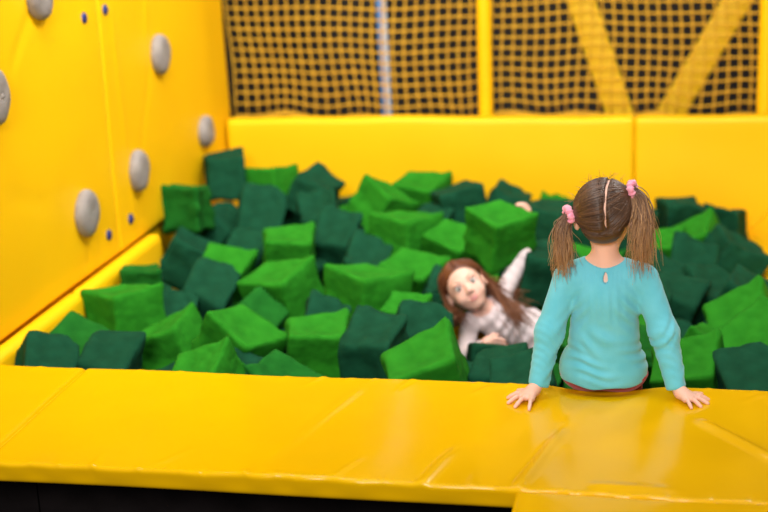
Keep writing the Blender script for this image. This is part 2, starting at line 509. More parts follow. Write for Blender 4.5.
netE = tag(empty('safety_net', (-0.5, 3.16, 0.2)), 'yellow square-mesh safety net hung above the rear pads', 'net')
pitch = 0.0525
nxn = int(3.4 / pitch)
def net_pt(i, j):
    x = -2.00 + i * pitch
    z = 0.165 + j * pitch
    low = math.exp(-(j / 3.0))
    z -= low * 0.012 * (1 + math.sin(i * 0.9))
    x += 0.010 * math.sin(j * .45 + i * .13) * (1 - .4 * low) + 0.014 * low * math.sin(i * .7)
    z += 0.010 * math.sin(i * .21 + 1) + .005 * math.sin(i * .53 + j * .3)
    y = 3.16 + .012 * math.sin(i * .3 + j * .2) - .02 * math.sin(min(j, 24) / 24 * math.pi)
    return Vector((x, y, z)) - Vector((-0.5, 3.16, 0.2))
NZN = 23
for i in range(nxn + 1):
    v, f = tube_geo([net_pt(i, j) for j in range(NZN + 1)], .0050, 5)
    mesh_obj('cord', v, f, MAT['cord'], netE)
for j in range(NZN + 1):
    v, f = tube_geo([net_pt(i, j) for i in range(nxn + 1)], .0050, 5)
    mesh_obj('cord', v, f, MAT['cord'], netE)
v, f = tube_geo([net_pt(i, -.25) for i in range(nxn + 1)], .008, 6)
mesh_obj('border_rope', v, f, MAT['cord'], netE)

def beam(p0, p1, w, th, y, lab):
    d = Vector((p1[0] - p0[0], 0, p1[1] - p0[1]))
    L = d.length
    bm = box_bm(-w / 2, w / 2, -th / 2, th / 2, 0, L, .012, 3)
    o = bm_obj('diagonal_beam', bm, MAT['beam'], None, True)
    o.location = (p0[0], y, p0[1])
    o.rotation_euler = (0, math.atan2(d.x, d.z), 0)
    return tag(o, lab, 'beam', 'diagonal beams behind the net')
beam((0.287, -0.95), (-0.687, 1.95), .130, .05, 3.25, 'yellow diagonal beam behind the net leaning towards the blue pole')
beam((-0.435, -0.95), (1.18, 1.95), .130, .05, 3.33, 'yellow diagonal beam behind the net leaning away from the blue pole')
bp = empty('support_pole', (-1.265, 3.36, -1.25))
tag(bp, 'thin blue and white support pole seen through the net', 'pole')
pts = [(0.0 + .035 * (k - 2) / 4, 0, 3.6 * k / 4) for k in range(5)]
tube_obj('shaft', [(-0.012, 0, 0), (0.0, 0, 1.25), (-.03, 0, 3.6)], .017, MAT['pole'], bp, 12)
tube_obj('white_stripe', [(.012, -.004, 0), (.024, -.004, 1.25), (-.006, -.004, 3.6)], .012, MAT['polew'], bp, 10)

# ================================================================== FOAM CUBES
def foam_mesh(seed, crumple, mat_slot):
    rr = np.random.default_rng(seed)
    N = 13
    V, F, key = [], [], {}
    def vid(p):
        k = tuple(np.round(p, 4))
        if k not in key:
            key[k] = len(V)
            V.append(p)
        return key[k]
    g = np.linspace(-1, 1, N + 1)
    g = np.sign(g) * np.abs(g) ** .8
    for ax in range(3):
        for sg in (-1, 1):
            for i in range(N):
                for j in range(N):
                    q = []
                    for (a, b) in ((i, j), (i + 1, j), (i + 1, j + 1), (i, j + 1)):
                        p = np.zeros(3)
                        p[ax] = sg
                        p[(ax + 1) % 3] = g[a]
                        p[(ax + 2) % 3] = g[b]
                        q.append(vid(p))
                    F.append(q if sg > 0 else q[::-1])
    P = np.array(V)
    # soft rounded edges
    n = 9.0 + 7 * rr.random()
    R = (np.abs(P) ** n).sum(1) ** (1 / n)
    P = P / R[:, None]
    # slack cloth: every face a little hollow or puffed, corners pinched out
    e = np.sort(np.abs(P), axis=1)
    face_c = (1 - e[:, 1] ** 2) * (1 - e[:, 0] ** 2)
    for ax in range(3):
        for sg in (-1, 1):
            am = rr.uniform(-.12 - .22 * crumple, .05)
            m = sstep(.6, .95, sg * P[:, ax])
            P[:, ax] += sg * am * m * face_c
    P *= (1 + .035 * (e[:, 0] ** 6))[:, None]
    # the foam inside is squashed: every corner wanders
    cd = rr.normal(size=(2, 2, 2, 3)) * (.05 + .13 * crumple)
    W = np.clip((P + 1) / 2, 0, 1)
    for a in (0, 1):
        for b in (0, 1):
            for c in (0, 1):
                wt = np.abs(1 - a - W[:, 0]) * np.abs(1 - b - W[:, 1]) * np.abs(1 - c - W[:, 2])
                P = P + wt[:, None] * cd[a, b, c]
    # folds running across the cube
    for k in range(int(3 + 3 * crumple)):
        d = rr.normal(size=3)
        d /= np.linalg.norm(d)
        c = rr.uniform(-.8, .8)
        w = rr.uniform(.08, .2)
        h = rr.uniform(.02, .05) * (1 + 2.2 * crumple) * rr.choice([-1, 1])
        P *= (1 + h * np.exp(-((P @ d - c) / w) ** 2))[:, None]
    # slack folds that run from corner to corner
    for k in range(int(2 + 4 * crumple)):
        d = rr.normal(size=3)
        d /= np.linalg.norm(d)
        e2 = np.cross(d, rr.normal(size=3))
        e2 /= np.linalg.norm(e2)
        ph = rr.uniform(0, 6.28)
        s_ = P @ d + .25 * np.sin(2.2 * (P @ e2) + ph)
        m = np.exp(-((P @ e2 - rr.uniform(-.7, .7)) / .55) ** 2)
        P *= (1 + .013 * (1 + 1.2 * crumple) * m * (1 - 2 * np.abs(np.sin(3.4 * s_ + ph))))[:, None]
    # skew: foam leans under load
    sk = np.eye(3) + rr.normal(size=(3, 3)) * (.045 + .05 * crumple)
    P = P @ sk.T
    me = bpy.data.meshes.new('foam_cube')
    me.from_pydata((P * .5).tolist(), [], F)
    me.polygons.foreach_set('use_smooth', [True] * len(me.polygons))
    me.materials.append(MAT[mat_slot])
    me.update()
    return me

FOAM = {0: [foam_mesh(s, c, 'foamB') for s, c in ((1, .25), (2, .6), (3, 1.0), (4, .4), (5, .8), (6, 1.1), (7, .5))],
        1: [foam_mesh(s, c, 'foamM') for s, c in ((11, .2), (12, .6), (13, .9))],
        2: [foam_mesh(s, c, 'foamD') for s, c in ((21, .1), (22, .35), (23, .7), (24, .3), (25, .5))]}
COLNAME = {0: 'bright green', 1: 'mid green', 2: 'dark green'}

# x, y, z, rotation in degrees, size, colour
CUBES = [
(-1.876,2.554,-0.017, -99,-1,27, 0.190,2),
(-1.919,2.120,-0.061, -97,3,-1, 0.205,1),
(-1.692,2.639,-0.099, -98,-2,-6, 0.185,0),
(-1.449,2.541,-0.103, -93,27,-12, 0.190,2),
(-1.617,2.221,-0.143, -46,14,3, 0.200,2),
(-1.848,2.288,-0.222, -100,37,-16, 0.200,2),
(-1.848,1.903,-0.243, -87,33,13, 0.210,2),
(-1.364,2.318,-0.162, -63,-12,8, 0.200,2),
(-1.232,2.077,-0.209, -64,4,-6, 0.200,2),
(-1.116,2.401,-0.127, -104,32,-28, 0.190,0),
(-0.963,2.618,-0.147, -74,8,-3, 0.200,0),
(-0.758,2.455,-0.130, -95,-10,27, 0.190,2),
(-0.574,2.636,-0.175, -95,25,-7, 0.190,2),
(-0.938,2.036,-0.176, -91,6,-18, 0.210,0),
(-1.267,2.515,-0.254, -74,-9,4, 0.170,0),
(-1.610,1.925,-0.252, -58,12,-4, 0.180,2),
(-1.379,1.807,-0.192, -78,7,27, 0.200,0),
(-1.069,1.847,-0.240, -67,17,-3, 0.200,2),
(-0.734,2.024,-0.225, -68,20,-10, 0.190,0),
(-0.855,2.290,-0.185, -88,4,-19, 0.150,2),
(-0.357,2.303,-0.183, -96,4,-10, 0.190,2),
(-0.308,1.694,-0.195, -78,11,22, 0.210,2),
(-1.834,1.332,-0.173, -92,3,19, 0.160,1),
(-1.803,1.022,-0.198, -89,-1,-24, 0.200,0),
(-1.591,1.367,-0.227, -74,19,-5, 0.185,2),
(-1.646,1.718,-0.256, -57,19,12, 0.190,0),
(-1.316,1.441,-0.244, -74,-3,-9, 0.210,0),
(-0.963,1.341,-0.218, -93,8,-27, 0.225,0),
(-0.852,1.716,-0.269, -72,16,-8, 0.200,0),
(-1.668,1.211,-0.274, -67,8,-3, 0.150,2),
(-1.548,0.837,-0.262, -87,-19,11, 0.200,0),
(-1.297,0.777,-0.216, -85,35,-15, 0.205,0),
(-1.016,0.832,-0.248, -80,6,26, 0.205,0),
(-1.816,0.639,-0.198, -74,19,-5, 0.180,1),
(-1.818,0.387,-0.177, -74,19,16, 0.170,2),
(-1.644,0.493,-0.216, -77,6,5, 0.185,2),
(-1.367,1.261,-0.289, -75,34,-9, 0.170,1),
(-1.064,1.123,-0.260, -58,14,1, 0.180,2),
(-0.794,0.749,-0.209, -80,0,-7, 0.200,2),
(-0.682,0.977,-0.257, -60,12,0, 0.190,2),
(-0.557,0.458,-0.196, -79,-15,26, 0.225,0),
(-0.788,1.249,-0.254, -63,11,1, 0.140,0),
(-1.265,0.381,-0.192, -65,-11,7, 0.170,0),
(-1.223,0.583,-0.295, -78,7,-8, 0.180,2),
(-1.044,0.471,-0.242, -83,28,-7, 0.180,1),
(-0.357,0.590,-0.251, -83,-9,-5, 0.170,2),
(-0.252,0.399,-0.175, -67,-12,4, 0.180,2),
(-0.247,0.742,-0.285, -70,20,-2, 0.130,1),
(-0.497,0.727,-0.339, -77,6,-2, 0.160,2),
(-0.366,1.921,-0.438, -86,29,-12, 0.180,0),
(0.132,2.116,-0.254, -73,-1,0, 0.170,0),
(0.286,2.319,-0.274, -74,-21,0, 0.190,0),
(0.420,2.142,-0.265, -84,30,16, 0.195,2),
(0.250,1.915,-0.276, -58,12,2, 0.200,2),
(0.313,1.685,-0.310, -74,15,17, 0.190,2),
(0.182,1.472,-0.277, -86,13,-6, 0.190,2),
(0.444,1.461,-0.233, -79,30,-8, 0.190,2),
(0.432,1.188,-0.252, -68,-21,9, 0.210,0),
(0.455,0.775,-0.204, -76,-23,27, 0.220,0),
(0.424,0.538,-0.230, -75,-6,3, 0.200,2),
(0.287,0.985,-0.281, -91,34,-13, 0.170,0),
(0.236,0.637,-0.235, -65,-8,5, 0.200,0),
(0.191,1.174,-0.318, -79,13,-5, 0.170,2),
(0.124,1.714,-0.260, -80,20,-4, 0.180,2),
(-0.077,1.504,-0.245, -80,20,-4, 0.200,2),
(-0.185,1.910,-0.294, -77,18,-11, 0.200,0),
(0.006,1.080,-0.265, -71,25,-5, 0.200,0),
(-0.137,0.907,-0.231, -69,12,-12, 0.190,1),
(0.064,1.277,-0.262, -69,12,-12, 0.190,2),
(-1.847,1.434,-0.315, -76,2,11, 0.150,2),
(-1.380,1.966,-0.335, -81,16,-12, 0.150,2),
(-1.010,2.202,-0.322, -65,1,-4, 0.160,2),
(-0.699,1.567,-0.285, -75,20,-3, 0.180,2),
(-1.124,2.684,-0.266, -81,23,-5, 0.150,2),
(-0.638,2.233,-0.290, -75,-5,4, 0.170,2),
(-1.094,1.564,-0.364, -77,5,2, 0.150,2),
(0.362,1.476,-0.382, -81,23,-5, 0.170,2),
(0.127,0.848,-0.249, -81,16,-12, 0.180,1),
(-0.484,1.620,-0.028, -78,17,-32, 0.185,0),
]
PLACES = [((-1.8, .45), 'where ledge and foot pad meet'), ((-1.85, 1.2), 'along the foot pad'), ((-1.85, 1.9), 'past the end of the foot pad'),
          ((-1.8, 2.6), 'in the corner by the climbing wall'), ((-1.2, 2.65), 'before the long rear pad'), ((-.6, 2.6), 'before the rear pad under the slim post'),
          ((0, 2.6), 'before the seam of the rear pads'), ((.4, 2.3), 'at the far end of the slanted pad'), ((.45, 1.4), 'at the foot of the slanted pad'),
          ((.4, .6), 'between ledge and slanted pad'), ((0, .5), 'before the seated child'), ((-.5, .6), 'between ledge and lying child'),
          ((-1.0, .5), 'behind the middle of the ledge'), ((-1.4, .5), 'behind the ledge seam'), ((-1.35, 1.1), 'amid the front of the pit'),
          ((-.9, 1.2), 'on the near side of the lying child'), ((-.85, 1.75), 'by the lying child\'s head'), ((-.4, 2.05), 'behind the raised arm'),
          ((-.05, 1.5), 'over the lying child\'s legs'), ((-1.35, 1.75), 'in the heart of the pit'), ((-1.3, 2.2), 'amid the back of the pit'), ((0, 2.05), 'beyond the lying child\'s feet'),
          ((-1.0, 2.15), 'between lying child and rear pad'), ((-1.05, .9), 'amid the pit behind the broad cube')]
def where(x, y):
    return min(PLACES, key=lambda q: (q[0][0] - x) ** 2 + (q[0][1] - y) ** 2)[1]
def state(rx, ry, rz):
    R = Euler((math.radians(rx), math.radians(ry), math.radians(rz))).to_matrix()
    u = max(abs(R[2][k]) for k in range(3))
    return 'lying flat' if u > .95 else ('tilted' if u > .86 else ('tipped on edge' if u > .76 else 'standing on a corner'))

def put_cube(x, y, z, rx, ry, rz, s, c, k, label=None, buried=False):
    o = bpy.data.objects.new('foam_cube', FOAM[c][k % len(FOAM[c])])
    o.location = (x, y, z)
    o.rotation_euler = (math.radians(rx), math.radians(ry), math.radians(rz))
    s *= 1.05
    o.scale = (s, s, s)
    COL.objects.link(o)
    tag(o, label or ('half-buried ' if buried else '') + '%s foam cube %s %s' % (COLNAME[c], state(rx, ry, rz), where(x, y)), 'foam cube', 'foam cubes in the pit')
    return o

SPECIAL = {len(CUBES) - 1: 'bright green foam cube held up by the lying child',
           40: 'broad bright green foam cube in front of the lying child, touching the ledge',
           0: 'dark green foam cube standing highest in the rear corner by the wall',
           1: 'mid green foam cube leaning on the climbing wall past the foot pad'}
for k, (x, y, z, rx, ry, rz, s, c) in enumerate(CUBES):
    put_cube(x, y, z, rx, ry, rz, s, c, k * 7 + 3, SPECIAL.get(k))

# cubes lying deeper: a loose layer that fills the gaps
cent = np.array([c[:3] for c in CUBES])
siz = np.array([c[6] for c in CUBES])
BODY = np.array([(-.48, 1.38, -.38), (-.40, 1.42, -.40), (-.55, 1.3, -.42), (-.33, 1.46, -.42), (-.48, 1.26, -.40), (-.38, 1.33, -.42), (-.58, 1.47, -.2), (-.47, 1.5, -.33), (-.34, 1.55, -.40), (-.18, 1.6, -.48), (-.05, 1.65, -.5), (-.55, 1.40, -.42), (.08, 1.66, -.53), (.2, 1.68, -.56), (.3, 1.7, -.58),
                 (-.07, .1, -.05), (.07, .1, -.05), (-.07, .25, -.12), (.07, .25, -.12), (-.07, .28, -.25), (.07, .28, -.25), (.07, .33, -.3), (-.07, .33, -.3)])
fr = random.Random(3)
placed = []
for layer, zc in enumerate((-0.25, -0.35, -0.42, -0.53)):
    for i in range(17):
        for j in range(15):
            x = -1.82 + i * .185 + fr.uniform(-.03, .03) + (.09 if layer % 2 else 0)
            y = .20 + j * .19 + fr.uniform(-.03, .03) + (.09 if layer % 2 else 0)
            s = fr.uniform(.165, .185)
            z = zc + .10 * float(sstep(1.7, 2.7, np.array(y))) * (x < -.4) + fr.uniform(-.02, .02)
            if layer == 0 and y < 2.3:
                continue
            if y > 2.83 or x < -1.83 or x > 1.0:
                continue
            if z - .13 < -0.39 + (x - .5) * 1.087 and x > -.3:      # slanted pad
                if z + .02 < -0.39 + (x - .5) * 1.087 + .16:
                    continue
            p = np.array((x, y, z))
            d = np.linalg.norm(cent - p, axis=1)
            if (d < (siz + s) * .5 * 1.10).any():
                continue
            if (np.linalg.norm(BODY - p, axis=1) < s * .5 + .085).any():
                continue
            if placed and (np.linalg.norm(np.array(placed) - p, axis=1) < s * 1.04).any():
                continue
            placed.append(p)
            put_cube(x, y, z, fr.uniform(-18, 18), fr.uniform(-18, 18), fr.uniform(-20, 20), s,
                     2 if fr.random() < .6 else fr.choice((0, 1)), len(placed), None, True)

# ================================================================== PEOPLE: implicit surfaces turned into one mesh
def surface_nets(fn, lo, hi, h):
    lo, hi = np.array(lo, float), np.array(hi, float)
    n = np.ceil((hi - lo) / h).astype(int) + 1
    ax = [lo[k] + h * np.arange(n[k]) for k in range(3)]
    X, Y, Z = np.meshgrid(*ax, indexing='ij')
    D = fn(np.stack([X, Y, Z], -1).reshape(-1, 3)).reshape(n)
    S = D < 0
    cs = [S[i:n[0] - 1 + i, j:n[1] - 1 + j, k:n[2] - 1 + k] for i in (0, 1) for j in (0, 1) for k in (0, 1)]
    cnt = np.sum(cs, axis=0)
    act = (cnt > 0) & (cnt < 8)
    ids = -np.ones(act.shape, int)
    I = np.argwhere(act)
    ids[act] = np.arange(len(I))
    acc = np.zeros((len(I), 3))
    num = np.zeros(len(I))
    corners = [(i, j, k) for i in (0, 1) for j in (0, 1) for k in (0, 1)]
    for a in corners:
        for b in corners:
            if a < b and sum(abs(p - q) for p, q in zip(a, b)) == 1:
                da = D[I[:, 0] + a[0], I[:, 1] + a[1], I[:, 2] + a[2]]
                db = D[I[:, 0] + b[0], I[:, 1] + b[1], I[:, 2] + b[2]]
                m = (da < 0) != (db < 0)
                t = np.where(m, da / np.where(m, da - db, 1), 0)
                p = np.array(a) + t[:, None] * (np.array(b) - np.array(a))
                acc[m] += p[m]
                num[m] += 1
    V = lo + h * (I + acc / num[:, None])
    F = []
    for axis in range(3):
        u, w = (axis + 1) % 3, (axis + 2) % 3
        sl0 = [slice(None)] * 3
        sl1 = [slice(None)] * 3
        sl0[axis] = slice(0, -1)
        sl1[axis] = slice(1, None)
        ch = S[tuple(sl0)] != S[tuple(sl1)]
        E = np.argwhere(ch)
        E = E[(E[:, u] > 0) & (E[:, w] > 0) & (E[:, u] < n[u] - 1) & (E[:, w] < n[w] - 1)]
        if not len(E):
            continue
        q = []
        for du, dw in ((0, 0), (-1, 0), (-1, -1), (0, -1)):
            c = E.copy()
            c[:, u] += du
            c[:, w] += dw
            q.append(ids[c[:, 0], c[:, 1], c[:, 2]])
        q = np.stack(q, 1)
        inside0 = S[E[:, 0], E[:, 1], E[:, 2]]
        q[~inside0] = q[~inside0][:, ::-1]
        F.append(q)
    F = np.concatenate(F)
    F = F[(F >= 0).all(1)]
    return V, F

def sd_cone(p, a, b, ra, rb):
    a, b = np.array(a, float), np.array(b, float)
    ba = b - a
    t = np.clip(((p - a) @ ba) / (ba @ ba), 0, 1)
    return np.linalg.norm(p - a - t[:, None] * ba, axis=1) - (ra + (rb - ra) * t)

def sd_ell(p, c, r, R=None):
    q = p - np.array(c, float)
    if R is not None:
        q = q @ R          # columns of R = local axes
    r = np.array(r, float)
    k0 = np.linalg.norm(q / r, axis=1)
    k1 = np.linalg.norm(q / (r * r), axis=1)
    return k0 * (k0 - 1) / np.maximum(k1, 1e-9)

def smin(a, b, k):
    h = np.clip(.5 + .5 * (b - a) / k, 0, 1)
    return b + (a - b) * h - k * h * (1 - h)

def smax(a, b, k):
    return -smin(-a, -b, k)

def union(ds, k):
    d = ds[0]
    for e in ds[1:]:
        d = smin(d, e, k)
    return d

def chain(p, pts, rad, k=.012):
    return union([sd_cone(p, pts[i], pts[i + 1], rad[i], rad[i + 1]) for i in range(len(pts) - 1)], k)

def head_sdf(p, H, R, sc=1.0, smile=1.0):
    """local axes of R: x = her left, -y = face, z = crown"""
    q = ((p - np.array(H)) @ R) / sc
    d = sd_ell(q, (0, .012, .026), (.071, .086, .072))
    d = smin(d, sd_ell(q, (0, -.022, -.026), (.057, .060, .066)), .03)
    d = smin(d, sd_ell(q, (0, -.050, -.074), (.024, .022, .018)), .025)
    for s in (-1, 1):
        d = smin(d, sd_ell(q, (s * .033, -.055, -.036), (.021, .018, .019)), .018)
        d = smin(d, sd_ell(q, (s * .028, -.074, .018), (.020, .008, .006)), .012)
        d = smax(d, -sd_ell(q, (s * .028, -.089, .001), (.016, .014, .010)), .010)
        d = smin(d, sd_ell(q, (s * .072, .012, -.012), (.009, .016, .026)), .008)
        d = smax(d, -sd_ell(q, (s * .081, .006, -.010), (.006, .008, .014)), .005)
        d = smin(d, sd_ell(q, (s * .009, -.086, -.027), (.007, .008, .006)), .006)
    d = smin(d, sd_cone(q, (0, -.076, .004), (0, -.092, -.022), .006, .0085), .010)
    # lips area and the open smile
    d = smin(d, sd_ell(q, (0, -.074, -.050), (.022, .010, .012)), .012)
    cur = q.copy()
    cur[:, 2] -= 12.0 * q[:, 0] ** 2
    d = smax(d, -sd_ell(cur, (0, -.086, -.053), (.021, .009, .0054 * smile)), .004)
    return d * sc

def grid_mesh(name, parts, mat, parent=None):
    """parts: list of (V, F) joined to one mesh object"""
    VV, FF, o = [], [], 0
    for V, F in parts:
        VV.append(V)
        FF.append(F + o)
        o += len(V)
    V = np.concatenate(VV)
    F = np.concatenate(FF)
    me = bpy.data.meshes.new(name)
    me.vertices.add(len(V))
    me.vertices.foreach_set('co', V.astype(np.float32).ravel())
    me.loops.add(F.size)
    me.loops.foreach_set('vertex_index', F.astype(np.int32).ravel())
    me.polygons.add(len(F))
    me.polygons.foreach_set('loop_start', np.arange(0, F.size, 4, dtype=np.int32))
    me.polygons.foreach_set('use_smooth', np.ones(len(F), dtype=bool))
    me.update(calc_edges=True)
    me.validate()
    me.materials.append(mat)
    return link(bpy.data.objects.new(name, me), parent)

def hand_geo(wrist, knuckles, fingers, rad, h=.0022, nails=None):
    """wrist point, four knuckle points + thumb root, five finger polylines"""
    def fn(p):
        d = chain(p, [wrist[0], wrist[1]], [.0175, .0165])
        for k in knuckles[:4]:
            d = smin(d, sd_cone(p, wrist[1], k, .0125, .0090), .010)
        d = smin(d, sd_cone(p, wrist[1], knuckles[4], .011, .0095), .008)
        for i, f in enumerate(fingers):
            r = rad[i]
            rs = [r * 1.08, r * 1.02, r * .95, r * .80][:len(f)]
            d = smin(d, chain(p, f, rs, .002), .0032)
        return d
    A = np.array([*wrist, *knuckles, *[q for f in fingers for q in f]])
    return surface_nets(fn, A.min(0) - .022, A.max(0) + .022, h)

def strands_obj(name, strands, mat, parent=None, sides=4):
    """strands: list of (points, r0, r1, t0, t1, rnd)"""
    V, F, C = [], [], []
    for (pts, r0, r1, t0, t1, rn) in strands:
        n = len(pts)
        rad = [r0 + (r1 - r0) * (i / (n - 1)) ** 1.5 for i in range(n)]
        v, f = tube_geo(pts, rad, sides)
        o = len(V)
        V += v
        F += [tuple(k + o for k in q) for q in f]
        for i in range(n):
            C += [(t0 + (t1 - t0) * i / (n - 1), rn, 0, 1)] * sides
    ob = mesh_obj(name, V, F, mat, parent)
    ca = ob.data.color_attributes.new('strand', 'FLOAT_COLOR', 'POINT')
    ca.data.foreach_set('color', np.array(C, dtype=np.float32).ravel())
    return ob

def uniform_strand_attr(ob, t, rn):
    n = len(ob.data.vertices)
    ca = ob.data.color_attributes.new('strand', 'FLOAT_COLOR', 'POINT')
    ca.data.foreach_set('color', np.tile(np.array([t, rn, 0, 1], dtype=np.float32), n))

def face_parts(root, H, R, sc=1.0, open_smile=True):
    H = np.array(H)
    W = lambda q: H + R @ (np.array(q) * sc)
    Rm = Matrix(R.tolist())
    for s in (-1, 1):
        bm = bmesh.new()
        bmesh.ops.create_uvsphere(bm, u_segments=20, v_segments=14, radius=.0125 * sc)
        e = bm_obj('eye', bm, MAT['eye'], root, True)
        e.matrix_world = Matrix.Translation(W((s * .028, -.0665, .001))) @ Rm.to_4x4()
        V, F = lathe_x([(0, .0060), (.0012, .0056), (.0018, .0035)], 18)
        V = [(y * sc, -x * sc, z * sc) for x, y, z in V]
        ir = mesh_obj('iris', V, F, MAT['iris'], e)
        ir.location = (0, -.0113 * sc, -.0012 * sc)
        # brow and upper lid
        pts = [W((s * (.013 + .030 * t), -.0805 + .016 * t * t, .0185 + .006 * math.sin(t * 2.4))) for t in np.linspace(0, 1, 7)]
        tube_obj('eyebrow', pts, [.0016, .0022, .0024, .0023, .002, .0015, .0008], MAT['lash'], root, 6)
        pts = [W((s * (.015 + .026 * t), -.0765 - .004 * math.sin(math.pi * t) + .008 * t * t, .003 + .0068 * math.sin(math.pi * t))) for t in np.linspace(0, 1, 8)]
        tube_obj('eyelash', pts, [.0006, .001, .0012, .0013, .0013, .0012, .001, .0005], MAT['lash'], root, 5)
    for nm, dz, r in (('upper_lip', .0042, .0026), ('lower_lip', -.0050, .0034)):
        pts = []
        for t in np.linspace(-1, 1, 13):
            zz = -.053 + 12.0 * (t * .023) ** 2 + dz * (1 - t * t) ** .7
            pts.append(W((t * .024, -.0840 + .014 * t * t, zz)))
        tube_obj(nm, pts, [r * (1 - .8 * abs(t) ** 2.2) for t in np.linspace(-1, 1, 13)], MAT['lip'], root, 8)
    pts = [W((t * .018, -.0805 + .010 * t * t, -.0515 + 12.0 * (t * .018) ** 2)) for t in np.linspace(-1, 1, 9)]
    tube_obj('teeth', pts, [.0022, .003, .0034, .0036, .0036, .0036, .0034, .003, .0022], MAT['tooth'], root, 6)

def basis(zv, fwd):
    """columns: x = her left, y = -face, z = crown"""
    z = np.array(zv, float)
    z /= np.linalg.norm(z)
    y = -np.array(fwd, float)
    y -= z * (y @ z)
    y /= np.linalg.norm(y)
    x = np.cross(y, z)
    return np.stack([x, y, z], 1)

# ------------------------------------------------------------------ the child sitting on the ledge
HD = np.array((.004, .004, .476))
RH = basis((-.03, -.05, 1.0), (.10, 1.0, -.05))
ARM_L = [(-.096, .008, .300), (-.140, -.036, .165), (-.166, -.078, .036)]
ARM_R = [(.108, .008, .304), (.160, -.030, .168), (.192, -.064, .036)]

def girl_body(p):
    d = head_sdf(p, HD, RH, 1.0)
    d = smin(d, sd_cone(p, (.005, .014, .31), (.004, .004, .42), .036, .0335), .02)
    for s in (-1, 1):
        d = smin(d, sd_cone(p, (s * .012, .010, .352), (s * .078, .012, .312), .024, .030), .02)
    t = sd_ell(p, (0, .035, .058), (.090, .074, .064))
    t = smin(t, sd_ell(p, (.002, .022, .15), (.083, .066, .09)), .03)
    t = smin(t, sd_ell(p, (.005, .014, .25), (.090, .066, .09)), .03)
    t = smin(t, sd_cone(p, (-.080, .012, .300), (.091, .012, .304), .032, .032), .03)
    d = smin(d, t, .02)
    for arm in (ARM_L, ARM_R):
        d = smin(d, chain(p, arm, [.028, .023, .0165]), .015)
    for s in (-1, 1):
        d = smin(d, chain(p, [(s * .052, .03, .045), (s * .052, .235, -.015), (s * .055, .275, -.19), (s * .057, .28, -.235), (s * .06, .345, -.245)],
                          [.062, .046, .031, .027, .022]), .015)
    return d

# hands flat on the pad; her left hand points to -x, the right one to +x
def flat_hand(wx, wy, tips, sgn):
    w0 = np.array((wx - sgn * .012, wy + .012, .046))
    w1 = np.array((wx + sgn * .006, wy - .004, .022))
    kn, fg = [], []
    for (tx, ty) in tips[:4]:
        tip = np.array((tx, ty, .0035))
        k = w1 + (tip - w1) * .46
        k[2] = .0135
        m1 = k + (tip - k) * .40
        m1[2] = .0145
        m2 = k + (tip - k) * .75
        m2[2] = .0085
        kn.append(k)
        fg.append([k, m1, m2, tip])
    tx, ty = tips[4]
    tip = np.array((tx, ty, .0045))
    k = w1 + (tip - w1) * .38
    k[2] = .011
    m1 = k + (tip - k) * .55
    m1[2] = .009
    kn.append(k)
    fg.append([k, m1, tip])
    return hand_geo((w0, w1), kn, fg, [.0058, .006, .0058, .0052, .0064])
hl = flat_hand(-.172, -.092, [(-.245, -.112), (-.240, -.148), (-.219, -.174), (-.181, -.190), (-.222, -.062)], -1)
hr = flat_hand(.199, -.074, [(.276, -.076), (.274, -.102), (.256, -.126), (.232, -.138), (.258, -.042)], 1)
bodyg = surface_nets(girl_body, (-.21, -.13, -.28), (.23, .40, .60), .0048)
girl = grid_mesh('person', [bodyg, hl, hr], MAT['skin'])
tag(girl, 'child in a teal long-sleeved top with two pigtails sitting on the yellow ledge', 'person')
face_parts(girl, HD, RH)

def arm_coord(p, pts):
    """distance along the arm"""
    best, val = None, None
    s0 = 0
    for i in range(len(pts) - 1):
        a, b = np.array(pts[i]), np.array(pts[i + 1])
        L = np.linalg.norm(b - a)
        t = np.clip(((p - a) @ (b - a)) / L ** 2, 0, 1)
        d = np.linalg.norm(p - a - t[:, None] * (b - a), axis=1)
        if best is None:
            best, val = d, s0 + t * L
        else:
            m = d < best
            best = np.where(m, d, best)
            val = np.where(m, s0 + t * L, val)
        s0 += L
    return val, best

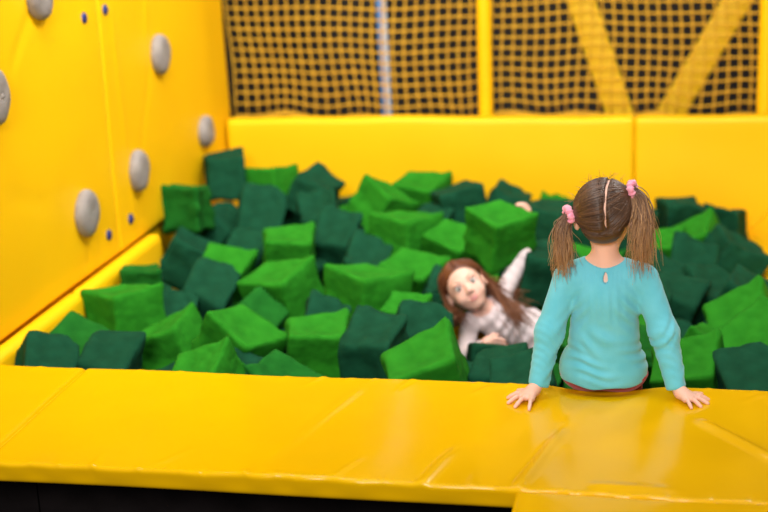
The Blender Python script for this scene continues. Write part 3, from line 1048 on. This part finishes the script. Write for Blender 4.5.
def shirt_fn(p):
    x, y, z = p[:, 0], p[:, 1], p[:, 2]
    t = sd_ell(p, (-.001, .030, .044), (.119, .096, .098))
    t = smin(t, sd_ell(p, (.002, .018, .145), (.094, .080, .10)), .035)
    t = smin(t, sd_ell(p, (.006, .012, .25), (.098, .078, .10)), .03)
    t = smin(t, sd_cone(p, (-.076, .012, .298), (.088, .012, .302), .043, .043), .03)
    for s in (-1, 1):
        t = smin(t, sd_cone(p, (s * .02, .010, .345), (s * .080, .012, .308), .028, .038), .02)
    # folds of the body
    wob = .010 * np.sin(x * 23 + 1.0) + .006 * np.sin(x * 47 + z * 20)
    low = np.exp(-((z - .075) / .05) ** 2)
    t -= .0036 * (.45 + .55 * np.sin(x * 34 + 40 * z)) * low * np.sin((z + 1.6 * (x - .01) ** 2 + wob) * 2 * math.pi / .030)
    sag = np.exp(-((z - .155) / .05) ** 2) * np.exp(-((x + .01) / .07) ** 2)
    t -= .0020 * np.exp(-((z - .245) / .05) ** 2) * np.exp(-((x - .01) / .05) ** 2) * np.sin(x * 2 * math.pi / .023 + 14 * z)
    t -= .0036 * (.55 + .45 * np.sin(x * 41 - 30 * z)) * sag * np.sin((z * .8 + x * .55 + wob) * 2 * math.pi / .042)
    for s in (-1, 1):
        ap = np.exp(-(((x - s * .075) / .035) ** 2 + ((z - .23) / .06) ** 2))
        t -= .0030 * ap * np.sin((x * s * .8 + z * .65) * 2 * math.pi / .026)
    gath = np.exp(-((z - .322) / .022) ** 2) * np.exp(-(x / .07) ** 2)
    t -= .0014 * gath * np.sin(x * 2 * math.pi / .011)
    d = t
    for arm, ph in ((ARM_L, 0.), (ARM_R, 1.3)):
        a = chain(p, arm, [.038, .0365, .0270], .02)
        s, _ = arm_coord(p, arm)
        side = x * .7 + y * .9
        a -= .0021 * (.5 + .5 * np.sin(side * 70 + s * 25)) * np.sin((s + .9 * side + .008 * np.sin(s * 60 + side * 50)) * 2 * math.pi / .043 + ph) * (.25 + np.exp(-((s - .16) / .05) ** 2) + .9 * np.exp(-((s - .27) / .03) ** 2))
        a -= .0009 * np.sin((s - .9 * side) * 2 * math.pi / .027 + ph * 2) * np.exp(-((s - .2) / .08) ** 2)
        # cuff cut just above the wrist
        e1, e2 = np.array(arm[1]), np.array(arm[2])
        ax = (e2 - e1) / np.linalg.norm(e2 - e1)
        a = smax(a, (p - (e2 + ax * .010)) @ ax, .004)
        d = smin(d, a, .016)
    # hem, a little lower in the middle of the back
    arms_far = np.minimum(arm_coord(p, ARM_L)[1], arm_coord(p, ARM_R)[1])
    hem = (.022 - .009 * np.cos(x * 9) + .003 * np.sin(x * 60)) - z
    hem = np.where(np.abs(x - .003) > .128, -1.0, hem)
    d = smax(d, hem, .005)
    # boat neckline with an opening for the neck
    nk = sd_ell(p, (.005, .002, .392), (.066, .080, .050))
    d = smax(d, -nk, .006)
    # keyhole below the neckline
    kx = x - .008
    tear = np.sqrt((kx / (.0035 + .16 * np.clip(.334 - z, 0, .026))) ** 2 + ((z - .320) / .0140) ** 2) - 1
    tear = np.maximum(tear * .006, y - .0)
    d = np.maximum(d, -tear)
    return d
sh = surface_nets(shirt_fn, (-.22, -.125, .0), (.245, .125, .385), .0036)
shirt = grid_mesh('long_sleeved_top', [sh], MAT['teal'], girl)
shirt['label'] = 'teal cotton top with a keyhole at the nape'
# neckline binding, cuffs, keyhole button
nb = []
for k in range(48):
    a = 2 * math.pi * k / 48
    nb.append((math.cos(a), math.sin(a)))

def pants_fn(p):
    x, y, z = p[:, 0], p[:, 1], p[:, 2]
    d = sd_ell(p, (0, .033, .045), (.112, .089, .062))
    for s in (-1, 1):
        d = smin(d, chain(p, [(s * .054, .03, .045), (s * .052, .235, -.015), (s * .055, .273, -.195)], [.066, .053, .038]), .02)
    d = smax(d, z - .034, .004)
    d = smax(d, -.205 - z, .004)
    d -= .0015 * np.sin(x * 130) * (z < .03) * (y > .1)
    return d
pants = grid_mesh('trousers', [surface_nets(pants_fn, (-.14, -.09, -.22), (.14, .34, .07), .0048)], MAT['red'], girl)
pants['label'] = 'dark red trousers with the waistband showing under the top'

# hair: scalp cap in two halves with a white parting between
def hw(q):
    return HD + RH @ np.array(q)
def cap_fn(p):
    q = (p - HD) @ RH
    d = sd_ell(q, (0, .012, .026), (.0735, .0885, .0745))
    d = smin(d, sd_ell(q, (0, .045, -.025), (.050, .040, .036)), .02)
    # hairline: nape, ears, forehead
    zmin = np.where(q[:, 1] > .02, -.060 + .35 * np.clip(np.abs(q[:, 0]) - .03, 0, .1) , -.060 + (.02 - q[:, 1]) * 1.55)
    d = smax(d, zmin - q[:, 2], .006)
    part = .0023 - np.abs(q[:, 0] - PART(q))
    back = (q[:, 2] > -.005)
    d = np.where(back, np.maximum(d, part), d)
    return d
def PART(q):
    return -.015 + .10 * np.clip(.07 - q[:, 2], 0, .1) * -.25 + .0012 * np.sin(q[:, 2] * 160)
cap = grid_mesh('hair', [surface_nets(cap_fn, HD - .115, HD + .115, .0032)], MAT['hair1'], girl)
uniform_strand_attr(cap, .05, .3)

TIES = {-1: np.array((-.080, -.022, .482)), 1: np.array((.072, -.020, .548))}   # keyed by world side
ell_c, ell_r = np.array((0, .012, .026)), np.array((.0740, .0890, .0750))
def on_skull(u, lift):
    q = ell_c + ell_r * (u / np.linalg.norm(u)) * (1 + lift)
    return q
def to_unit(w):
    q = RH.T @ (np.array(w) - HD)
    u = (q - ell_c) / ell_r
    return u / np.linalg.norm(u)
st = []
hr_ = np.random.default_rng(11)
for side in (-1, 1):
    tie = TIES[side]
    ut = to_unit(tie)
    lx = -side                                    # local x is her left = world -x
    for k in range(430):
        r = hr_.random()
        if r < .55:                               # from the parting
            a = hr_.uniform(-.25, 2.05)           # 0 = crown, + towards the nape
            y, z = math.sin(a), math.cos(a)
            u0 = np.array((-.19 + lx * .062, y, z))
        elif r < .85:                             # from the nape and behind the ear
            a = hr_.uniform(-.2, 1.5)
            u0 = np.array((lx * math.sin(a) * .95, math.cos(a) * .98, -.98 + .38 * a * a * .5 + hr_.uniform(0, .2)))
        else:                                     # from forehead and temple
            a = hr_.uniform(0, 1.2)
            u0 = np.array((lx * math.sin(a), -math.cos(a), .35 - .25 * a))
        u0 = u0 / np.linalg.norm(u0)
        lift = hr_.uniform(0.0, .030)
        u1 = ut + hr_.normal(size=3) * .05
        pts = []
        nseg = 9
        ang = math.acos(np.clip(u0 @ u1 / np.linalg.norm(u1), -1, 1))
        for i in range(nseg + 1):
            t = i / nseg
            u = (math.sin((1 - t) * ang) * u0 + math.sin(t * ang) * u1 / np.linalg.norm(u1)) / max(math.sin(ang), 1e-3)
            q = on_skull(u, lift + .06 * math.sin(t * math.pi) * hr_.uniform(.0, .25) + .05 * t * t)
            nc = np.array((0, .045, -.025))
            k0 = np.linalg.norm((q - nc) / np.array((.054, .0445, .0405)))
            if k0 < 1:
                q = nc + (q - nc) / max(k0, .3) * (1 + lift * .6)
            w = HD + RH @ q
            if t > .8:
                w = w * (1 - (t - .8) / .2 * .75) + tie * ((t - .8) / .2 * .75)
            pts.append(w)
        st.append((pts, .0016, .0015, hr_.uniform(0, .10), hr_.uniform(.12, .30), hr_.random() ** 2))
# a few flyaway hairs
for k in range(60):
    u = hr_.normal(size=3)
    u[2] = abs(u[2])
    u /= np.linalg.norm(u)
    p0 = HD + RH @ on_skull(u, .02)
    dv = RH @ (u + hr_.normal(size=3) * .8)
    dv /= np.linalg.norm(dv)
    st.append(([p0 + dv * s * .010 + np.array((0, 0, -.0006 * s * s)) for s in range(4)], .0005, .0003, .2, .5, hr_.random()))
strands_obj('combed_strands', st, MAT['hair1'], cap)

def pigtail(tie, out, sweep, length, spread, n, seed, bulge):
    rr = np.random.default_rng(seed)
    st = []
    out = np.array(out, float)
    out /= np.linalg.norm(out)
    for k in range(n):
        j = rr.normal(size=3)
        dirv = out + j * .24
        L = length * rr.uniform(.55, 1.08)
        off = rr.normal(size=3) * .0055
        tgt = np.array(sweep) * rr.uniform(.75, 1.1) + rr.normal(size=3) * spread
        pts = []
        cw = rr.uniform(0, 6.28)
        amp = rr.uniform(.002, .009)
        for i in range(11):
            t = i / 10
            p = tie + off * (1 - t * .3) + dirv * (bulge * math.sin(min(t * 1.7, 1) * math.pi / 2)) + tgt * t ** 1.4 + np.array((0, 0, -L * t ** 1.55))
            p = p + amp * np.array((math.sin(t * 9 + cw), math.cos(t * 7 + cw), 0)) * t
            pts.append(p)
        st.append((pts, .0013, .0003, .15 + rr.uniform(-.05, .1), rr.uniform(.65, 1.1), rr.random() ** 2))
    return st
p1 = strands_obj('pigtail', pigtail(TIES[-1], (-.60, -.30, .10), (.004, -.008, 0), .150, .012, 480, 1, .030), MAT['hair1'], girl)
p2 = strands_obj('pigtail', pigtail(TIES[1], (.80, -.30, .05), (-.002, -.01, 0), .195, .016, 560, 2, .032), MAT['hair1'], girl)
for pg in (p1, p2):
    pg['label'] = 'loose brown pigtail with fair ends'

def scrunchie(c, axis, R0, r0, seed):
    ax = Vector(axis).normalized()
    u = ax.orthogonal().normalized()
    w = ax.cross(u)
    V, F = [], []
    rr = random.Random(seed)
    n, m = 56, 10
    for i in range(n):
        a = 2 * math.pi * i / n
        rad = R0 * (1 + .10 * math.sin(3 * a + seed))
        rt = r0 * (1 + .13 * math.sin(9 * a + seed) + .10 * math.sin(14 * a))
        for k in range(m):
            b = 2 * math.pi * k / m
            p = Vector(c) + (u * math.cos(a) + w * math.sin(a)) * (rad + rt * math.cos(b)) + ax * rt * 1.1 * math.sin(b + .25 * math.sin(9 * a))
            V.append(p)
    for i in range(n):
        for k in range(m):
            F.append((i * m + k, ((i + 1) % n) * m + k, ((i + 1) % n) * m + (k + 1) % m, i * m + (k + 1) % m))
    return mesh_obj('scrunchie', V, F, MAT['pink'], girl)
scrunchie(TIES[-1] + np.array((-.008, -.006, .004)), (-.75, -.35, -.15), .0165, .0090, 1)['label'] = 'pink scrunchie'
scrunchie(TIES[1] + np.array((.004, -.004, .006)), (.75, -.2, .25), .0165, .0085, 2)['label'] = 'pink scrunchie'

# ------------------------------------------------------------------ the child lying in the foam
H2 = np.array((-.590, 1.452, -.186))
R2 = basis((-.547, .20, .80), (.24, -.93, .30))
LSH, LEL, LWR = (-.462, 1.55, -.258), (-.385, 1.625, -.105), (-.374, 1.69, .005)
RSH, REL, RWR = (-.578, 1.478, -.338), (-.585, 1.395, -.445), (-.515, 1.345, -.385)
def g2_body(p):
    d = head_sdf(p, H2, R2, 1.06)
    d = smin(d, sd_cone(p, (-.548, 1.475, -.25), (-.505, 1.515, -.315), .034, .036), .02)
    t = union([sd_cone(p, (-.57, 1.49, -.335), (-.47, 1.545, -.285), .030, .030),
               sd_cone(p, (-.490, 1.530, -.330), (-.335, 1.575, -.405), .066, .070),
               sd_cone(p, (-.335, 1.575, -.405), (-.19, 1.62, -.485), .070, .080)], .03)
    d = smin(d, t, .02)
    d = smin(d, chain(p, [LSH, LEL, LWR], [.028, .023, .017]), .012)
    d = smin(d, chain(p, [RSH, REL, RWR], [.028, .023, .017]), .012)
    for s in (-1, 1):
        d = smin(d, chain(p, [(-.19, 1.62 + s * .055, -.49), (.02, 1.64 + s * .075, -.52), (.24, 1.66 + s * .07, -.585), (.28, 1.66 + s * .07, -.55)], [.062, .046, .03, .022]), .02)
    return d
# raised hand: palm on the side of the cube, fingers over its top edge
HCUBE = np.array(CUBES[-1][:3])
hl2w0, hl2w1 = np.array((-.375, 1.688, -.004)), np.array((-.372, 1.692, .018))
def finger(a, d1, d2, l):
    a, d1, d2 = np.array(a), np.array(d1) / np.linalg.norm(d1), np.array(d2) / np.linalg.norm(d2)
    b = a + d1 * l * .45
    c = b + (d1 + d2) / np.linalg.norm(d1 + d2) * l * .32
    return [a, b, c, c + d2 * l * .28]
kn2 = [hl2w1 + np.array((-.010 + .004 * i, -.024 + .014 * i, .042 - .002 * i)) for i in range(4)]
fg2 = [finger(kn2[i], (-.45, -.40 + .08 * i, 1), (-1, -.45, .05), .046 - .004 * abs(i - 1)) for i in range(4)]
th2 = hl2w1 + np.array((-.006, -.026, .016))
kn2.append(th2)
fg2.append([th2, th2 + np.array((-.012, -.018, .012)), th2 + np.array((-.026, -.026, .016))])
hand_up = hand_geo((hl2w0, hl2w1), kn2, fg2, [.0062, .0064, .0062, .0056, .0066], .0028)
rw0, rw1 = np.array(RWR), np.array((-.498, 1.338, -.368))
kn3 = [rw1 + np.array((.030, .004 + .002 * i, .016 - .013 * i)) for i in range(4)]
fg3 = [finger(kn3[i], (1, .1, -.15 - .05 * i), (.6, .5, -.5), .048 - .003 * abs(i - 1)) for i in range(4)]
th3 = rw1 + np.array((.010, .004, .018))
kn3.append(th3)
fg3.append([th3, th3 + np.array((.016, .004, .010)), th3 + np.array((.032, .006, .010))])
hand_low = hand_geo((rw0, rw1), kn3, fg3, [.0062, .0064, .0062, .0056, .0066], .0028)
b2 = surface_nets(g2_body, (-.72, 1.28, -.66), (.34, 1.80, .06), .006)
kid = grid_mesh('person', [b2, hand_up, hand_low], MAT['skin2'])
tag(kid, 'smiling red-haired child in a pale top lying among the foam cubes with one arm raised', 'person')
face_parts(kid, H2, R2, 1.06)

def top2_fn(p):
    x, y, z = p[:, 0], p[:, 1], p[:, 2]
    t = union([sd_cone(p, (-.568, 1.488, -.337), (-.468, 1.545, -.287), .040, .040),
               sd_cone(p, (-.490, 1.528, -.330), (-.335, 1.573, -.405), .076, .080),
               sd_cone(p, (-.335, 1.573, -.405), (-.21, 1.615, -.475), .080, .090)], .03)
    t -= .0035 * np.sin((x * .8 - z * .6) * 2 * math.pi / .045 + 1.5 * np.sin(x * 30)) + .002 * np.sin((x + y + z) * 110)
    d = t
    for arm in ([LSH, LEL, LWR], [RSH, REL, RWR]):
        a = chain(p, arm, [.037, .031, .024], .015)
        s, _ = arm_coord(p, arm)
        a -= .0010 * np.sin(s * 2 * math.pi / .038 + x * 40)
        e1, e2 = np.array(arm[1]), np.array(arm[2])
        ax = (e2 - e1) / np.linalg.norm(e2 - e1)
        a = smax(a, (p - (e2 + ax * .004)) @ ax, .004)
        d = smin(d, a, .014)
    d = smax(d, -sd_ell(p, (-.540, 1.480, -.262), (.052, .052, .050)), .006)
    return d
grid_mesh('long_sleeved_top', [surface_nets(top2_fn, (-.66, 1.28, -.60), (-.08, 1.76, .07), .005)], MAT['white'], kid)['label'] = 'pale pink top'
def leg2_fn(p):
    d = None
    for s in (-1, 1):
        a = chain(p, [(-.20, 1.62 + s * .05, -.487), (.02, 1.64 + s * .075, -.52), (.22, 1.66 + s * .07, -.58)], [.070, .053, .038])
        d = a if d is None else smin(d, a, .02)
    return d
grid_mesh('trousers', [surface_nets(leg2_fn, (-.32, 1.46, -.68), (.30, 1.83, -.38), .007)], MAT['grey'], kid)

# hair of the lying child
def cap2_fn(p):
    q = (p - H2) @ R2 / 1.06
    d = sd_ell(q, (0, .014, .027), (.0750, .0885, .0755))
    d = smin(d, sd_ell(q, (0, .045, -.03), (.058, .042, .05)), .02)
    line = np.where(q[:, 1] > .015, -.075, -.075 + (.015 - q[:, 1]) * 1.75)
    d = smax(d, line - q[:, 2], .008)
    return d
cap2 = grid_mesh('hair', [surface_nets(cap2_fn, H2 - .125, H2 + .125, .004)], MAT['hair2'], kid)
uniform_strand_attr(cap2, .22, .3)
st = []
g = np.random.default_rng(21)
def bez(a, b, c, d, n=12):
    return [(1 - t) ** 3 * a + 3 * (1 - t) ** 2 * t * b + 3 * (1 - t) * t * t * c + t ** 3 * d for t in np.linspace(0, 1, n)]
for k in range(620):
    side = -1 if k % 2 else 1                      # +1 = her left (image right)
    a = g.uniform(-.9, 1.2)
    u0 = np.array((side * .06 + g.normal() * .02, math.sin(a), math.cos(a)))
    u0 /= np.linalg.norm(u0)
    b_ = g.uniform(-.15, 1.2)
    u1 = np.array((side * math.cos(b_), math.sin(b_), g.uniform(-.45, .05)))
    u1 /= np.linalg.norm(u1)
    c2, r2 = np.array((0, .014, .027)), np.array((.0755, .089, .076))
    lf = g.uniform(0, .05)
    s0 = H2 + 1.06 * R2 @ (c2 + r2 * u0 * (1 + lf))
    um = u0 + u1
    um[0] += side * .25
    um /= np.linalg.norm(um)
    s1 = H2 + 1.06 * R2 @ (c2 + r2 * um * (1.12 + lf))
    s2 = H2 + 1.06 * R2 @ (c2 + r2 * u1 * (1.10 + lf))
    if side > 0:
        end = np.array((-.400, 1.475, -.320)) + g.normal(size=3) * np.array((.028, .02, .026))
        if k % 8 == 0:
            end = np.array((-.385, 1.58, -.255)) + g.normal(size=3) * np.array((.03, .02, .03))
        mid = H2 + 1.06 * R2 @ (c2 + r2 * u1 * 1.2 + np.array((.0, .02, -.06)))
    else:
        end = H2 + R2 @ (np.array((-.085, .03, -.075)) + g.normal(size=3) * np.array((.018, .025, .028)))
        mid = H2 + 1.06 * R2 @ (c2 + r2 * u1 * 1.2 + np.array((0, .0, -.03)))
    pts = bez(s0, s1, s1, s2, 7)[:-1] + bez(s2, mid, mid * .5 + end * .5, end, 8)
    st.append((pts, .0021, .0010, g.uniform(.05, .3), g.uniform(.35, .8), g.random()))
strands_obj('loose_strands', st, MAT['hair2'], cap2)
